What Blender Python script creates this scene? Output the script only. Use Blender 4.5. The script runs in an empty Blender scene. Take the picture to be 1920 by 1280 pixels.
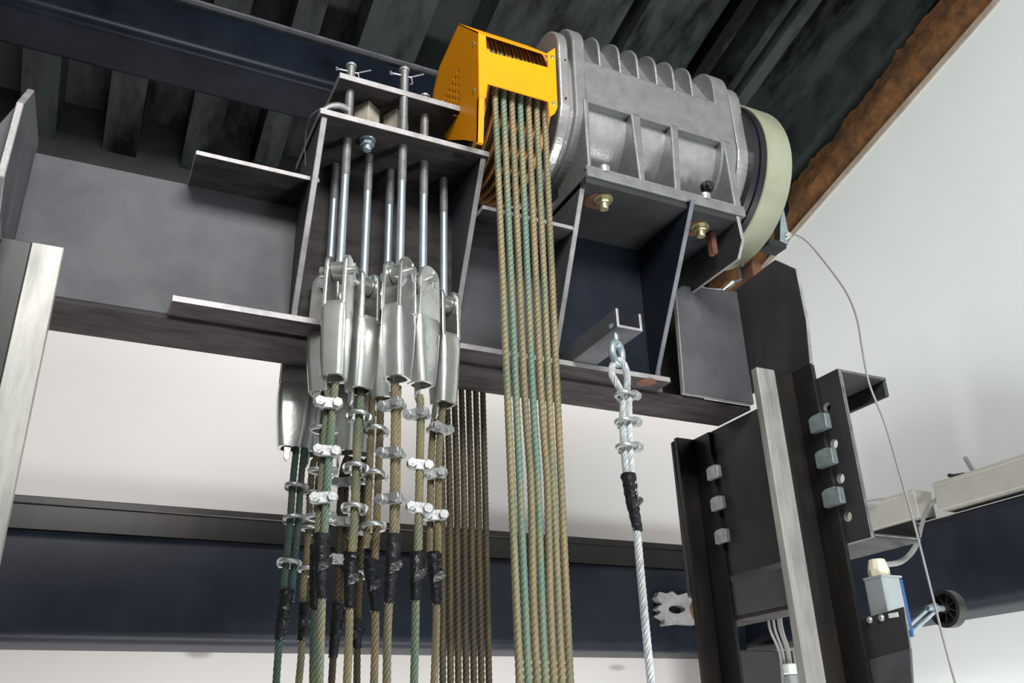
import bpy, math, random
import numpy as np
from mathutils import Vector, Matrix

SC = bpy.context.scene
COL = SC.collection
rnd = random.Random(7)

# ------------------------------------------------------------------ camera, sky, lights, exposure
F, CX, CY = 1673.0, 960.0, 640.0
def _n(v): return v / np.linalg.norm(v)
_Z = _n(np.array([-125., -3645., F]))
_X = np.array([3740., 640., F]); _X = _n(_X - _X.dot(_Z) * _Z)
_Y = np.cross(_Z, _X)
if _Y[2] < 0: _Y = -_Y
CM = np.array([_X, _Y, _Z])           # rows: world axes in camera coordinates (x right, y down, z forward)
def ray(px, py): return CM @ np.array([px - CX, py - CY, F])
def oY(px, py, v): r = ray(px, py); return Vector(r * v / r[1])
def oX(px, py, v): r = ray(px, py); return Vector(r * v / r[0])
def oZ(px, py, v): r = ray(px, py); return Vector(r * v / r[2])

cam_d = bpy.data.cameras.new('camera'); cam = bpy.data.objects.new('camera', cam_d); COL.objects.link(cam)
R = np.array([CM[:, 0], -CM[:, 1], -CM[:, 2]]).T
M4 = Matrix.Identity(4)
for i in range(3):
    for j in range(3): M4[i][j] = R[i][j]
cam.matrix_world = M4
cam_d.sensor_width = 36.0; cam_d.lens = F / 1920.0 * 36.0; cam_d.clip_start = 0.02
SC.camera = cam

w = bpy.data.worlds.new('daylight'); SC.world = w; w.use_nodes = True
w.node_tree.nodes['Background'].inputs[0].default_value = (0.90, 0.96, 1.0, 1)
w.node_tree.nodes['Background'].inputs[1].default_value = 0.85

def area(name, loc, target, size, size_y, power, color):
    l = bpy.data.lights.new(name, 'AREA'); l.shape = 'RECTANGLE'; l.size = size; l.size_y = size_y
    l.energy = power; l.color = color
    o = bpy.data.objects.new(name, l); COL.objects.link(o); o.location = loc
    o.rotation_euler = (Vector(target) - Vector(loc)).to_track_quat('-Z', 'Y').to_euler()
    return o
area('landing_light', (0.25, -0.75, 1.75), (0.6, 1.4, 0.75), 1.3, 0.6, 72, (1.0, 0.985, 0.96))
area('low_wall_fill', (0.8, 1.75, -1.4), (0.8, 2.62, 0.6), 2.0, 0.5, 44, (1.0, 0.97, 0.95))  # added fill from below that brightens the back wall
area('rear_wall_fill', (0.85, 1.70, 1.22), (0.95, 2.62, 0.72), 1.5, 0.12, 2.8, (1.0, 0.97, 0.95))  # made-up lamp behind the beam, evens out the back wall
area('right_wall_fill', (1.3, 0.0, -0.8), (2.2, 1.4, 0.8), 0.9, 0.6, 35, (0.95, 1.0, 1.0))  # fill added to lift the right wall
SC.view_settings.view_transform = 'Standard'; SC.view_settings.look = 'None'
SC.view_settings.exposure = 0.0; SC.view_settings.gamma = 1.0; SC.view_settings.use_curve_mapping = False

# ------------------------------------------------------------------ materials
MAT = {}
def mat(name, c1, c2=None, rough=0.5, metal=0.0, scale=8.0, fac=(0.4, 0.65), bump=0.0, bscale=200.0, stretch=None, coat=0.0, detail=6, spec=0.5):
    m = bpy.data.materials.new(name); m.use_nodes = True; nt = m.node_tree; N = nt.nodes; L = nt.links
    b = N['Principled BSDF']; b.inputs['Roughness'].default_value = rough; b.inputs['Metallic'].default_value = metal
    b.inputs['Coat Weight'].default_value = coat; b.inputs['Specular IOR Level'].default_value = spec
    tc = N.new('ShaderNodeTexCoord'); mp = N.new('ShaderNodeMapping'); L.new(tc.outputs['Object'], mp.inputs[0])
    if stretch: mp.inputs['Scale'].default_value = stretch
    if c2 is None: c2 = tuple(x * 0.82 for x in c1)
    nz = N.new('ShaderNodeTexNoise'); nz.inputs['Scale'].default_value = scale; nz.inputs['Detail'].default_value = detail
    nz.inputs['Roughness'].default_value = 0.65
    L.new(mp.outputs[0], nz.inputs['Vector'])
    cr = N.new('ShaderNodeValToRGB'); cr.color_ramp.elements[0].position = fac[0]; cr.color_ramp.elements[1].position = fac[1]
    cr.color_ramp.elements[0].color = (*c1, 1); cr.color_ramp.elements[1].color = (*c2, 1)
    L.new(nz.outputs['Fac'], cr.inputs[0]); L.new(cr.outputs[0], b.inputs['Base Color'])
    if bump:
        n2 = N.new('ShaderNodeTexNoise'); n2.inputs['Scale'].default_value = bscale; n2.inputs['Detail'].default_value = 3
        L.new(tc.outputs['Object'], n2.inputs['Vector'])
        bp = N.new('ShaderNodeBump'); bp.inputs['Strength'].default_value = bump; bp.inputs['Distance'].default_value = 0.002
        L.new(n2.outputs['Fac'], bp.inputs['Height']); L.new(bp.outputs[0], b.inputs['Normal'])
    MAT[name] = m; return m

mat('beam_paint', (0.090, 0.094, 0.102), (0.064, 0.066, 0.075), 0.55, 0.05, 9, bump=0.25, bscale=350, spec=0.25)
mat('beam_cut', (0.36, 0.35, 0.35), (0.25, 0.24, 0.24), 0.5, 0.3, 30, bump=0.2)
mat('under_shade_paint', (0.050, 0.044, 0.043), (0.024, 0.020, 0.021), 0.65, 0.0, 12, bump=0.3, stretch=(1, 4, 4), spec=0.15)  # darker beam paint, shade of the undersides put into the colour
mat('navy_paint', (0.012, 0.016, 0.026), (0.005, 0.008, 0.015), 0.42, 0.0, 5, bump=0.15, spec=0.22)
mat('navy_edge', (0.16, 0.17, 0.19), (0.10, 0.11, 0.13), 0.5, 0.1, 20)
mat('dark_plate', (0.040, 0.040, 0.043), (0.026, 0.026, 0.028), 0.5, 0.0, 6, bump=0.2, spec=0.25)
mat('dark_plate_edge', (0.20, 0.20, 0.20), (0.10, 0.10, 0.10), 0.5, 0.2, 40)
mat('rail_black', (0.010, 0.010, 0.011), (0.022, 0.017, 0.013), 0.36, 0.0, 7, stretch=(3, 3, 0.6), spec=0.3)
mat('rail_machined', (0.36, 0.355, 0.33), (0.20, 0.20, 0.19), 0.45, 0.35, 14, (0.35, 0.7), stretch=(4, 4, 0.6))
mat('machine_paint', (0.205, 0.213, 0.215), (0.160, 0.164, 0.168), 0.42, 0.25, 30, bump=0.35, bscale=420)
mat('machine_cast', (0.50, 0.485, 0.49), (0.36, 0.35, 0.355), 0.30, 0.65, 14, bump=0.25, bscale=300)
mat('drum_green', (0.31, 0.32, 0.235), (0.26, 0.272, 0.195), 0.42, 0.1, 12, bump=0.1)
mat('black_rubber', (0.010, 0.010, 0.013), (0.018, 0.018, 0.022), 0.4, 0.0, 10, spec=0.35)
mat('yellow_paint', (0.84, 0.315, 0.001), (0.80, 0.29, 0.001), 0.45, 0.0, 8, bump=0.05, spec=0.2)
mat('sheave_orange', (0.72, 0.32, 0.08), (0.55, 0.24, 0.07), 0.5, 0.25, 30)
mat('zinc', (0.80, 0.82, 0.80), (0.62, 0.63, 0.58), 0.25, 0.88, 18, (0.35, 0.7), bump=0.12, bscale=120)
mat('zinc_blue', (0.38, 0.45, 0.49), (0.28, 0.34, 0.38), 0.32, 0.6, 25)
mat('thread_steel', (0.33, 0.34, 0.34), (0.24, 0.25, 0.25), 0.4, 0.7, 60)
mat('zinc_dull', (0.43, 0.45, 0.45), (0.29, 0.30, 0.29), 0.42, 0.6, 60, bump=0.2)
mat('brass_zinc', (0.60, 0.55, 0.32), (0.45, 0.40, 0.24), 0.3, 0.7, 40)
mat('rust', (0.15, 0.055, 0.025), (0.055, 0.028, 0.018), 0.8, 0.0, 40, bump=0.5)
def rope_mat(name, a, b, c=(0.45, 0.62)):
    return mat(name, a, b, 0.55, 0.35, 6, c, bump=0.3, bscale=900, stretch=(6, 6, 1.2), detail=3)
rope_mat('rope_green', (0.12, 0.20, 0.15), (0.22, 0.20, 0.12))
rope_mat('rope_teal', (0.055, 0.105, 0.09), (0.11, 0.11, 0.075))
rope_mat('rope_brown', (0.24, 0.19, 0.11), (0.16, 0.15, 0.09))
rope_mat('rope_olive', (0.235, 0.20, 0.115), (0.12, 0.17, 0.115))
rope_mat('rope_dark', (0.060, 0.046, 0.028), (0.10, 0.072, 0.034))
rope_mat('rope_silver', (0.52, 0.55, 0.56), (0.40, 0.42, 0.43))
mat('tape', (0.008, 0.008, 0.010), (0.018, 0.018, 0.021), 0.3, 0.0, 60, bump=1.0, bscale=90, spec=0.35)
mat('clip_zinc', (0.26, 0.31, 0.32), (0.18, 0.22, 0.23), 0.35, 0.6, 50, bump=0.3, bscale=150)
mat('pad_rubber', (0.42, 0.38, 0.31), (0.30, 0.27, 0.22), 0.8, 0.0, 40)
mat('trunking', (0.33, 0.32, 0.285), (0.29, 0.28, 0.25), 0.5, 0.0, 10)
mat('switch_grey', (0.30, 0.33, 0.34), None, 0.45)
mat('switch_blue', (0.03, 0.09, 0.26), None, 0.45)
mat('gland_cream', (0.66, 0.64, 0.48), (0.58, 0.55, 0.40), 0.45, 0.0, 20)
mat('cable_grey', (0.26, 0.26, 0.26), None, 0.5)
mat('wheel_black', (0.022, 0.020, 0.018), None, 0.4)
mat('insulation', (0.19, 0.082, 0.022), (0.035, 0.018, 0.010), 0.95, 0.0, 22, (0.3, 0.72), bump=1.0, bscale=60, detail=10)
mat('wall_edge', (0.42, 0.37, 0.30), (0.30, 0.25, 0.20), 0.8, 0.0, 12)
mat('floor_concrete', (0.16, 0.155, 0.15), None, 0.9)
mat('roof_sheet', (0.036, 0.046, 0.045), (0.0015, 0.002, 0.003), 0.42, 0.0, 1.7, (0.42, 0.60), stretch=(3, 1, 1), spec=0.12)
mat('roof_beam_paint', (0.010, 0.015, 0.026), (0.003, 0.004, 0.009), 0.33, 0.0, 4, spec=0.12)
mat('white_plastic', (0.75, 0.78, 0.76), None, 0.4)

def wall_mat(name, c1, c2, spots=()):
    m = mat(name, c1, c2, 0.85, 0.0, 1.6, (0.3, 0.75), bump=0.06, bscale=90)
    nt = m.node_tree; N = nt.nodes; L = nt.links
    b = N['Principled BSDF']; src = b.inputs['Base Color'].links[0].from_socket
    tc = [n for n in N if n.type == 'TEX_COORD'][0]
    for (c, rx, rz, col) in spots:          # old water stains and filled holes in the plaster
        mp = N.new('ShaderNodeMapping'); mp.inputs['Location'].default_value = (-c[0] / rx, 0, -c[2] / rz)
        mp.inputs['Scale'].default_value = (1 / rx, 0, 1 / rz)
        L.new(tc.outputs['Object'], mp.inputs[0])
        ln = N.new('ShaderNodeVectorMath'); ln.operation = 'LENGTH'; L.new(mp.outputs[0], ln.inputs[0])
        cr = N.new('ShaderNodeMapRange'); cr.inputs[1].default_value = 0.25; cr.inputs[2].default_value = 1.0
        cr.inputs[3].default_value = 0.75; cr.inputs[4].default_value = 0.0; cr.interpolation_type = 'SMOOTHSTEP'
        L.new(ln.outputs['Value'], cr.inputs[0])
        mx = N.new('ShaderNodeMixRGB'); L.new(cr.outputs[0], mx.inputs[0]); L.new(src, mx.inputs[1]); mx.inputs[2].default_value = (*col, 1)
        src = mx.outputs[0]
    L.new(src, b.inputs['Base Color'])
YB, XR = 2.62, 2.20
s1, s2 = oY(372, 1224, YB), oY(1157, 1251, YB)
wall_mat('wall_white', (0.80, 0.76, 0.74), (0.76, 0.73, 0.715), [(s1, 0.05, 0.018, (0.33, 0.30, 0.28)), (s2, 0.045, 0.014, (0.42, 0.38, 0.36))])
wall_mat('wall_cool', (0.76, 0.80, 0.785), (0.72, 0.765, 0.745))

# ------------------------------------------------------------------ mesh helpers
def origin(p):
    v = Vector((0, 0, 0))
    while p is not None: v = v + p.location; p = p.parent
    return v
def link(name, V, Fc, mats, parent=None, smooth=False, bevel=0.0, fm=None, seg=1):
    me = bpy.data.meshes.new(name)
    o0 = origin(parent)
    V = [tuple(Vector(v) - o0) for v in V]
    me.from_pydata(V, [], Fc); me.validate()
    if not isinstance(mats, (list, tuple)): mats = [mats]
    for m in mats: me.materials.append(MAT[m])
    if fm is not None and len(me.polygons) == len(fm): me.polygons.foreach_set('material_index', fm)
    if smooth: me.polygons.foreach_set('use_smooth', [True] * len(me.polygons))
    me.update()
    o = bpy.data.objects.new(name, me); COL.objects.link(o)
    if parent is not None: o.parent = parent
    if bevel:
        b = o.modifiers.new('bevel', 'BEVEL'); b.width = bevel; b.segments = seg; b.limit_method = 'ANGLE'; b.angle_limit = 0.7
    return o
def tag(o, label=None, cat=None, group=None, kind=None):
    if label: o['label'] = label
    if cat: o['category'] = cat
    if group: o['group'] = group
    if kind: o['kind'] = kind
    return o
def thing(name, label, cat, loc=(0, 0, 0), group=None, rz=0.0):
    o = bpy.data.objects.new(name, None); COL.objects.link(o); o.location = loc; o.rotation_euler = (0, 0, rz)
    o.empty_display_size = 0.02
    return tag(o, label, cat, group)
def copy_tree(o, loc=None, rz=None, parent=None):
    c = o.copy(); COL.objects.link(c); c.parent = parent
    if parent is None:
        c.location = loc; c.rotation_euler = (0, 0, rz)
    for ch in list(o.children): copy_tree(ch, parent=c)
    return c

class G:
    """geometry collector: V, F and per-face material index"""
    def __init__(s): s.V = []; s.F = []; s.M = []
    def add(s, V, Fc, m=0):
        k = len(s.V); s.V += [Vector(v) for v in V]; s.F += [tuple(i + k for i in f) for f in Fc]
        s.M += (list(m) if isinstance(m, (list, tuple)) else [m] * len(Fc)); return s
    def box(s, a, b, m=0):
        x0, y0, z0 = a; x1, y1, z1 = b
        V = [(x0,y0,z0),(x1,y0,z0),(x1,y1,z0),(x0,y1,z0),(x0,y0,z1),(x1,y0,z1),(x1,y1,z1),(x0,y1,z1)]
        return s.add(V, [(0,3,2,1),(4,5,6,7),(0,1,5,4),(1,2,6,5),(2,3,7,6),(3,0,4,7)], m)
    def prism(s, pts, axis, a, b, m=0, me=None):
        """polygon pts extruded along axis ('x': pts are (y,z); 'y': (x,z); 'z': (x,y)); side faces take material me"""
        n = len(pts)
        def mk(p, t): return {'x': (t, p[0], p[1]), 'y': (p[0], t, p[1]), 'z': (p[0], p[1], t)}[axis]
        ar = sum(pts[i][0] * pts[(i + 1) % n][1] - pts[(i + 1) % n][0] * pts[i][1] for i in range(n))
        if (ar < 0) != (axis == 'y'): pts = pts[::-1]
        V = [mk(p, a) for p in pts] + [mk(p, b) for p in pts]
        Fc = [tuple(range(n))[::-1], tuple(range(n, 2 * n))] + [(i, (i + 1) % n, n + (i + 1) % n, n + i) for i in range(n)]
        return s.add(V, Fc, [m, m] + [m if me is None else me] * n)
    def tube(s, p0, p1, r0, r1=None, n=16, m=0, cap=True):
        r1 = r0 if r1 is None else r1; p0 = Vector(p0); p1 = Vector(p1); d = (p1 - p0).normalized()
        u = d.orthogonal().normalized(); v = d.cross(u)
        V = []
        for p, r in ((p0, r0), (p1, r1)):
            V += [p + (u * math.cos(t) + v * math.sin(t)) * r for t in [2 * math.pi * i / n for i in range(n)]]
        Fc = [(i, (i + 1) % n, n + (i + 1) % n, n + i) for i in range(n)]
        if cap: Fc += [tuple(range(n))[::-1], tuple(range(n, 2 * n))]
        return s.add(V, Fc, m)
    def lathe(s, prof, c, n=64, m=0, axis='x', arc=(0, 2 * math.pi), close=True):
        """prof: list of (t along axis, radius); c: centre"""
        c = Vector(c); V = []; k = len(prof)
        full = abs(arc[1] - arc[0] - 2 * math.pi) < 1e-6; nn = n if full else n + 1
        for i in range(nn):
            a = arc[0] + (arc[1] - arc[0]) * i / n
            for t, r in prof:
                if axis == 'x': V.append(c + Vector((t, r * math.cos(a), r * math.sin(a))))
                elif axis == 'z': V.append(c + Vector((r * math.cos(a), r * math.sin(a), t)))
                else: V.append(c + Vector((r * math.cos(a), t, r * math.sin(a))))
        Fc = []
        for i in range(n):
            i2 = (i + 1) % nn
            for j in range(k - 1): Fc.append((i * k + j, i2 * k + j, i2 * k + j + 1, i * k + j + 1))
        return s.add(V, Fc, m)
    def hexa(s, c, axis, r, h, m=0):
        c = Vector(c); d = Vector(axis).normalized(); return s.tube(c, c + d * h, r, n=6, m=m)
    def wire(s, pts, r, n=8, m=0, smooth=True, lobes=0, pitch=0.07, step=None, depth=0.18):
        P = [Vector(p) for p in pts]
        if step:
            Q = [P[0]]
            for a, b in zip(P, P[1:]):
                L_ = (b - a).length; k = max(1, int(round(L_ / step)))
                Q += [a.lerp(b, (i + 1) / k) for i in range(k)]
            P = Q
        T = []
        for i in range(len(P)):
            a = P[max(0, i - 1)]; b = P[min(len(P) - 1, i + 1)]; T.append((b - a).normalized())
        u = T[0].orthogonal().normalized(); V = []; dist = 0
        for i, p in enumerate(P):
            if i: dist += (p - P[i - 1]).length
            u = (u - T[i] * u.dot(T[i])).normalized(); v = T[i].cross(u)
            tw = 2 * math.pi * dist / pitch if lobes else 0
            for j in range(n):
                a = 2 * math.pi * j / n
                rr = r if not lobes else r * (1 - depth * (1 - abs(math.cos(lobes * a / 2)) ** 0.6))
                V.append(p + (u * math.cos(a + tw) + v * math.sin(a + tw)) * rr)
        Fc = []
        for i in range(len(P) - 1):
            for j in range(n):
                j2 = (j + 1) % n; Fc.append((i * n + j, i * n + j2, (i + 1) * n + j2, (i + 1) * n + j))
        Fc += [tuple(range(n))[::-1], tuple(range((len(P) - 1) * n, len(P) * n))]
        return s.add(V, Fc, m)
    def xf(s, M):
        s.V = [M @ v for v in s.V]; return s
    def build(s, name, mats, parent=None, smooth=False, bevel=0.0, seg=1):
        o = link(name, s.V, s.F, mats, parent, smooth, bevel, s.M, seg)
        if smooth:
            o.data.set_sharp_from_angle(angle=0.6)
        return o
def catmull(P, k=8):
    P = [Vector(p) for p in P]; Q = []
    for i in range(len(P) - 1):
        p0 = P[max(0, i - 1)]; p1 = P[i]; p2 = P[i + 1]; p3 = P[min(len(P) - 1, i + 2)]
        for j in range(k):
            t = j / k
            Q.append(0.5 * ((2 * p1) + (p2 - p0) * t + (2 * p0 - 5 * p1 + 4 * p2 - p3) * t * t + (3 * p1 - p0 - 3 * p2 + p3) * t ** 3))
    Q.append(P[-1]); return Q
def struct(name, g, mats, bevel=0.0, smooth=False, seg=1):
    o = g.build(name, mats, None, smooth, bevel, seg); o['kind'] = 'structure'; return o

# ------------------------------------------------------------------ the room: walls, roof, floor
SL = 0.286                                  # roof pitch, falling towards the back
def edge_z(y): return 1.712 + (2.067 - y) * SL      # top of the right wall
def roof_z(y): return edge_z(y) + 0.230
FL = -2.6
struct('floor', G().box((-0.95, -1.4, FL - 0.1), (XR + 0.1, YB + 0.1, FL)), 'floor_concrete')
struct('wall_back', G().box((-0.95, YB, FL), (XR + 0.1, YB + 0.1, edge_z(YB) + 0.05)), 'wall_white')
pr = [(-1.4, FL), (YB, FL), (YB, edge_z(YB)), (-1.4, edge_z(-1.4))]
struct('wall_right', G().prism(pr, 'x', XR, XR + 0.1, 0, 1), ['wall_cool', 'wall_edge'])
prl = [(-1.4, FL), (YB + 0.1, FL), (YB + 0.1, roof_z(YB) + 0.2), (-1.4, roof_z(-1.4) + 0.2)]
struct('wall_left', G().prism(prl, 'x', -0.95, -0.85), 'floor_concrete')
struct('wall_front', G().box((-0.95, -1.4, FL), (XR + 0.1, -1.3, 0.45)).box((-0.95, -1.4, 1.75), (XR + 0.1, -1.3, roof_z(-1.35) + 0.2)), 'floor_concrete')  # unseen wall, low and high parts shaped to hold off the sky
struct('back_sky_block', G().box((-0.95, YB + 0.02, edge_z(YB) + 0.05), (XR + 0.2, YB + 0.1, roof_z(YB) + 0.2)), 'dark_plate')  # dark cover added to stop sky light leaking in above the wall
struct('right_sky_block', G().prism([(-1.4, edge_z(-1.4)), (YB + 0.1, edge_z(YB + 0.1)), (YB + 0.1, roof_z(YB) + 0.2), (-1.4, roof_z(-1.4) + 0.2)], 'x', XR + 0.15, XR + 0.2), 'dark_plate')  # added behind the wool to keep leaking sky off the roof
# trapezoidal roof sheet, ribs running up the slope
prof = []
W_ = [0.07, 0.05, 0.14, 0.05]
x = 0.52 - 0.05
# irregular trapezoid profile: wide and narrow pans alternate
pans = [(0.53, 0.71), (0.88, 0.945), (0.965, 1.02), (1.045, 1.10), (1.125, 1.27), (1.32, 1.335), (1.36, 1.42), (1.445, 1.56), (1.60, 1.65), (1.74, 1.77), (1.805, 1.85), (2.19, 2.27)]
pans = [(-1.3 + 0.235 * k, -1.3 + 0.235 * k + 0.10) for k in range(7)] + [(0.33, 0.41)] + pans
for (a, b) in pans:
    if prof and a - 0.02 > prof[-1][0] + 0.012:
        prof += [(prof[-1][0] + 0.004, 0.15), (a - 0.004, 0.15)]
    prof += [(a, 0), (b, 0)]
prof += [(2.3, 0.045), (2.7, 0.045)]
g = G(); V = []; Fc = []
for (px_, h) in prof:
    for yy in (-1.6, YB + 0.3): V.append((px_, yy, roof_z(yy) + h))
n = len(prof)
Fc = [(2 * i, 2 * i + 2, 2 * i + 3, 2 * i + 1) for i in range(n - 1)]
g.add(V, Fc)
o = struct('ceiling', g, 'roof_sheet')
sd = o.modifiers.new('thickness', 'SOLIDIFY'); sd.thickness = 0.002; sd.offset = 1
# torn mineral wool packed between wall top and roof
g = G(); V = []; NY, NZ = 260, 7
for i in range(NY + 1):
    yy = -1.2 + (YB + 1.2 - 0.02) * i / NY
    top = 0.200 + 0.012 * math.sin(yy * 23 + 2 * math.sin(yy * 7)) * rnd.random() + 0.012 * math.sin(yy * 5.3 + 1) + 0.008 * rnd.random()
    for j in range(NZ + 1):
        t = j / NZ
        off = -0.035 * math.sin(math.pi * min(1, t * 1.1)) + 0.006 * (rnd.random() - 0.5) + 0.004 * math.sin(yy * 33 + 3 * j + 2 * math.sin(yy * 11))
        V.append((XR + 0.025 + off, yy, edge_z(yy) - 0.01 + t * (top + 0.012)))
    for j in range(2):
        V.append((XR + 0.14, yy, edge_z(yy) + (top if j == 0 else -0.01)))
K = NZ + 3
for i in range(NY):
    for j in range(K): Fc2 = (i * K + j, i * K + (j + 1) % K, (i + 1) * K + (j + 1) % K, (i + 1) * K + j); g.F.append(Fc2); g.M.append(0)
g.V = [Vector(v) for v in V]
struct('trim_1', g, 'insulation', smooth=True)['label'] = 'torn brown mineral wool strip along the top of the right wall'
# beige edge board on top of the right wall
g = G().prism([(-1.3, edge_z(-1.3) - 0.022), (YB - 0.01, edge_z(YB - 0.01) - 0.022), (YB - 0.01, edge_z(YB - 0.01)), (-1.3, edge_z(-1.3))], 'x', XR - 0.006, XR + 0.002)
struct('trim_2', g, 'wall_edge')

# ------------------------------------------------------------------ steel structure of the building
def rounded_rect(y0, z0, y1, z1, r, n=6):
    P = []
    for cx_, cz_, a0 in ((y1 - r, z0 + r, -90), (y1 - r, z1 - r, 0), (y0 + r, z1 - r, 90), (y0 + r, z0 + r, 180)):
        for i in range(n + 1):
            a = math.radians(a0 + 90 * i / n); P.append((cx_ + r * math.cos(a), cz_ + r * math.sin(a)))
    return P
# back wall box beam with the flat channel on top
t = thing('box_beam', 'long dark box beam with rounded corners across the white back wall', 'beam', (0, 2.4, 0.25))
G().prism(rounded_rect(2.40, 0.262, YB - 0.005, 0.520, 0.030), 'x', -0.845, 1.999).build('beam_body', ['navy_paint'], t, smooth=True)
g = G().box((-0.845, 2.425, 0.522), (1.99, 2.435, 0.600)).box((-0.845, 2.425, 0.5925), (1.99, YB - 0.004, 0.6005)).box((-0.845, 2.425, 0.521), (1.99, 2.50, 0.526))
g.box((-0.845, 2.417, 0.583), (1.99, 2.4255, 0.6015))
g.build('top_channel', ['rail_black'], t, bevel=0.002)
# right wall box beam
t = thing('box_beam', 'dark navy box beam running along the right wall below the cable trunking', 'beam', (2.0, 1.2, 0.25))
G().prism([(a, b) for a, b in rounded_rect(2.0, 0.280, XR - 0.005, 0.520, 0.030)], 'y', -1.3, YB - 0.006).build('beam_body', ['navy_paint'], t, smooth=True)
# roof beams
t = thing('roof_beam', 'large dark blue roof beam at the top left, running behind the yellow guard', 'beam', (0.5, 1.95, 1.6))
s = 1.128; yb0 = 1.83 * s
G().prism(rounded_rect(yb0, 1.575 * s, yb0 + 0.19, 1.722 * s, 0.03), 'x', -0.845, XR - 0.01).build('beam_body', ['roof_beam_paint'], t, smooth=True)
G().box((-0.84, yb0 - 0.012, 1.722 * s - 0.002), (XR - 0.01, yb0 + 0.10, 1.722 * s + 0.006)).build('top_plate', ['navy_edge'], t, bevel=0.001)
t = thing('corner_post', 'dark steel post in the far right corner below the wall beams', 'post', (1.93, 2.3, FL))
G().box((1.815, 2.25, FL), (2.05, 2.39, 0.255)).build('post_body', ['dark_plate'], t, bevel=0.003)
# torch-cut lug on the back beam
t = thing('steel_lug', 'burnt torch-cut steel lug with a slotted hole on the back box beam', 'lug', tuple(oY(1270, 1140, 2.385)))
P = [oY(a, b, 2.385) for a, b in [(1226,1122),(1232,1110),(1246,1114),(1256,1109),(1266,1117),(1284,1112),(1298,1117),(1318,1120),(1322,1166),(1300,1172),(1270,1170),(1240,1174),(1243,1162),(1228,1155),(1236,1148),(1226,1140),(1238,1133)]]
H = [oY(1265 + 16 * math.cos(a), 1143 + 8 * math.sin(a), 2.385) for a in [2 * math.pi * i / 16 for i in range(16)]]
def ring_plate(outer, holes_side, y0, y1):
    """plate between an outer outline and one hole, both star-shaped about the hole's centre"""
    c = sum(holes_side, Vector()) / len(holes_side)
    def hit(poly, a):
        d = Vector((math.cos(a), 0, math.sin(a))); best = None
        for i in range(len(poly)):
            p = poly[i] - c; q = poly[(i + 1) % len(poly)] - c
            e = q - p; den = d.x * e.z - d.z * e.x
            if abs(den) < 1e-12: continue
            tt = (p.x * e.z - p.z * e.x) / den; u = (p.x * d.z - p.z * d.x) / den
            if tt > 0 and -1e-6 <= u <= 1 + 1e-6 and (best is None or tt > best): best = tt
        return (best or 0.01), d
    V = []; N_ = 72
    for i in range(N_):
        a = 2 * math.pi * i / N_; ro, d = hit(outer, a); ri, _ = hit(holes_side, a)
        for r, y in ((ro, y0), (ri, y0), (ri, y1), (ro, y1)): V.append((c.x + d.x * r, y, c.z + d.z * r))
    Fc = []
    for i in range(N_):
        k = (i + 1) % N_
        for j in range(4): Fc.append((i * 4 + j, i * 4 + (j + 1) % 4, k * 4 + (j + 1) % 4, k * 4 + j))
    return V, Fc
V, Fc = ring_plate(P, H, 2.372, 2.398)
G().add(V, Fc).build('lug_plate', ['beam_cut'], t)
G().prism([(p.x, p.z) for p in [oY(a, b, 2.38) for a, b in [(1298,1122),(1318,1124),(1320,1160),(1296,1160),(1290,1140)]]], 'y', 2.368, 2.3725).build('rust_patch', ['rust'], t)

# ------------------------------------------------------------------ the machine beam (channel, flanges back), end plates
WY = 1.30
ZB, ZT = 0.613, 0.850
XL, XE = -0.150, 1.172
t = thing('machine_beam', 'grey steel channel beam carrying the hoist machine and rope hitch', 'beam', (0.5, WY, ZB))
g = G().prism([(XL, ZB), (0.962, ZB), (0.962, ZT + 0.004), (XL, ZT - 0.004)], 'y', WY, WY + 0.010, 0, 1)
g.prism([(1.002, ZB), (XE, ZB), (XE, 0.866), (1.030, 0.852), (1.012, 0.836)], 'y', WY - 0.012, WY, 0, 1)
g.prism([(0.955, ZB), (1.12, ZB), (1.12, 0.85), (0.955, 0.85)], 'y', 1.375, 1.385, 2, 2)  # black sheet added behind the web gap to stand for its darkness
g.build('web', ['beam_paint', 'beam_cut', 'rail_black'], t, bevel=0.0012)
G().box((XL, WY, ZB - 0.009), (XE, 1.405, ZB), 0).build('bottom_flange', ['under_shade_paint'], t, bevel=0.0015)
G().box((XL, WY + 0.01, ZT - 0.012), (0.955, 1.405, ZT - 0.003), 0).build('top_flange', ['under_shade_paint'], t, bevel=0.001)
g = G().box((0.068, 1.250, ZB - 0.002), (0.945, WY, ZB + 0.009), 0)
g.M = [0, 0, 1, 1, 0, 1]
g.build('bottom_plate', ['under_shade_paint', 'beam_cut'], t, bevel=0.001)
g = G().box((0.070, 1.212, ZT - 0.004), (0.262, WY, ZT + 0.005), 0); g.M = [0, 0, 1, 1, 0, 1]
g.build('top_plate', ['under_shade_paint', 'beam_cut'], t, bevel=0.001)
g = G().box((0.537, 1.18, ZT - 0.004), (0.716, WY, ZT + 0.005), 0); g.M = [0, 0, 1, 1, 0, 1]
g.build('top_plate', ['under_shade_paint', 'beam_cut'], t, bevel=0.001)
p = oZ(1212, 717, ZB - 0.0025); G().lathe([(-0.0012, 0.0), (-0.001, 0.012), (0.0, 0.019), (0.001, 0.019)], p, n=14, axis='z').build('rust_patch', ['rust'], t)
# right end plate
P = [(WY + 0.012, 0.872), (1.167, 0.879), (1.118, 0.832), (1.116, 0.72), (1.126, 0.636), (1.19, 0.632), (WY + 0.012, 0.640)]
t = thing('end_plate', 'dark steel end plate with clipped corner above the right guide rail', 'plate', (1.172, 1.2, 0.64))
G().prism(P, 'x', 1.172, 1.181, 0, 1).build('plate_body', ['dark_plate', 'beam_cut'], t, bevel=0.001)
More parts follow.
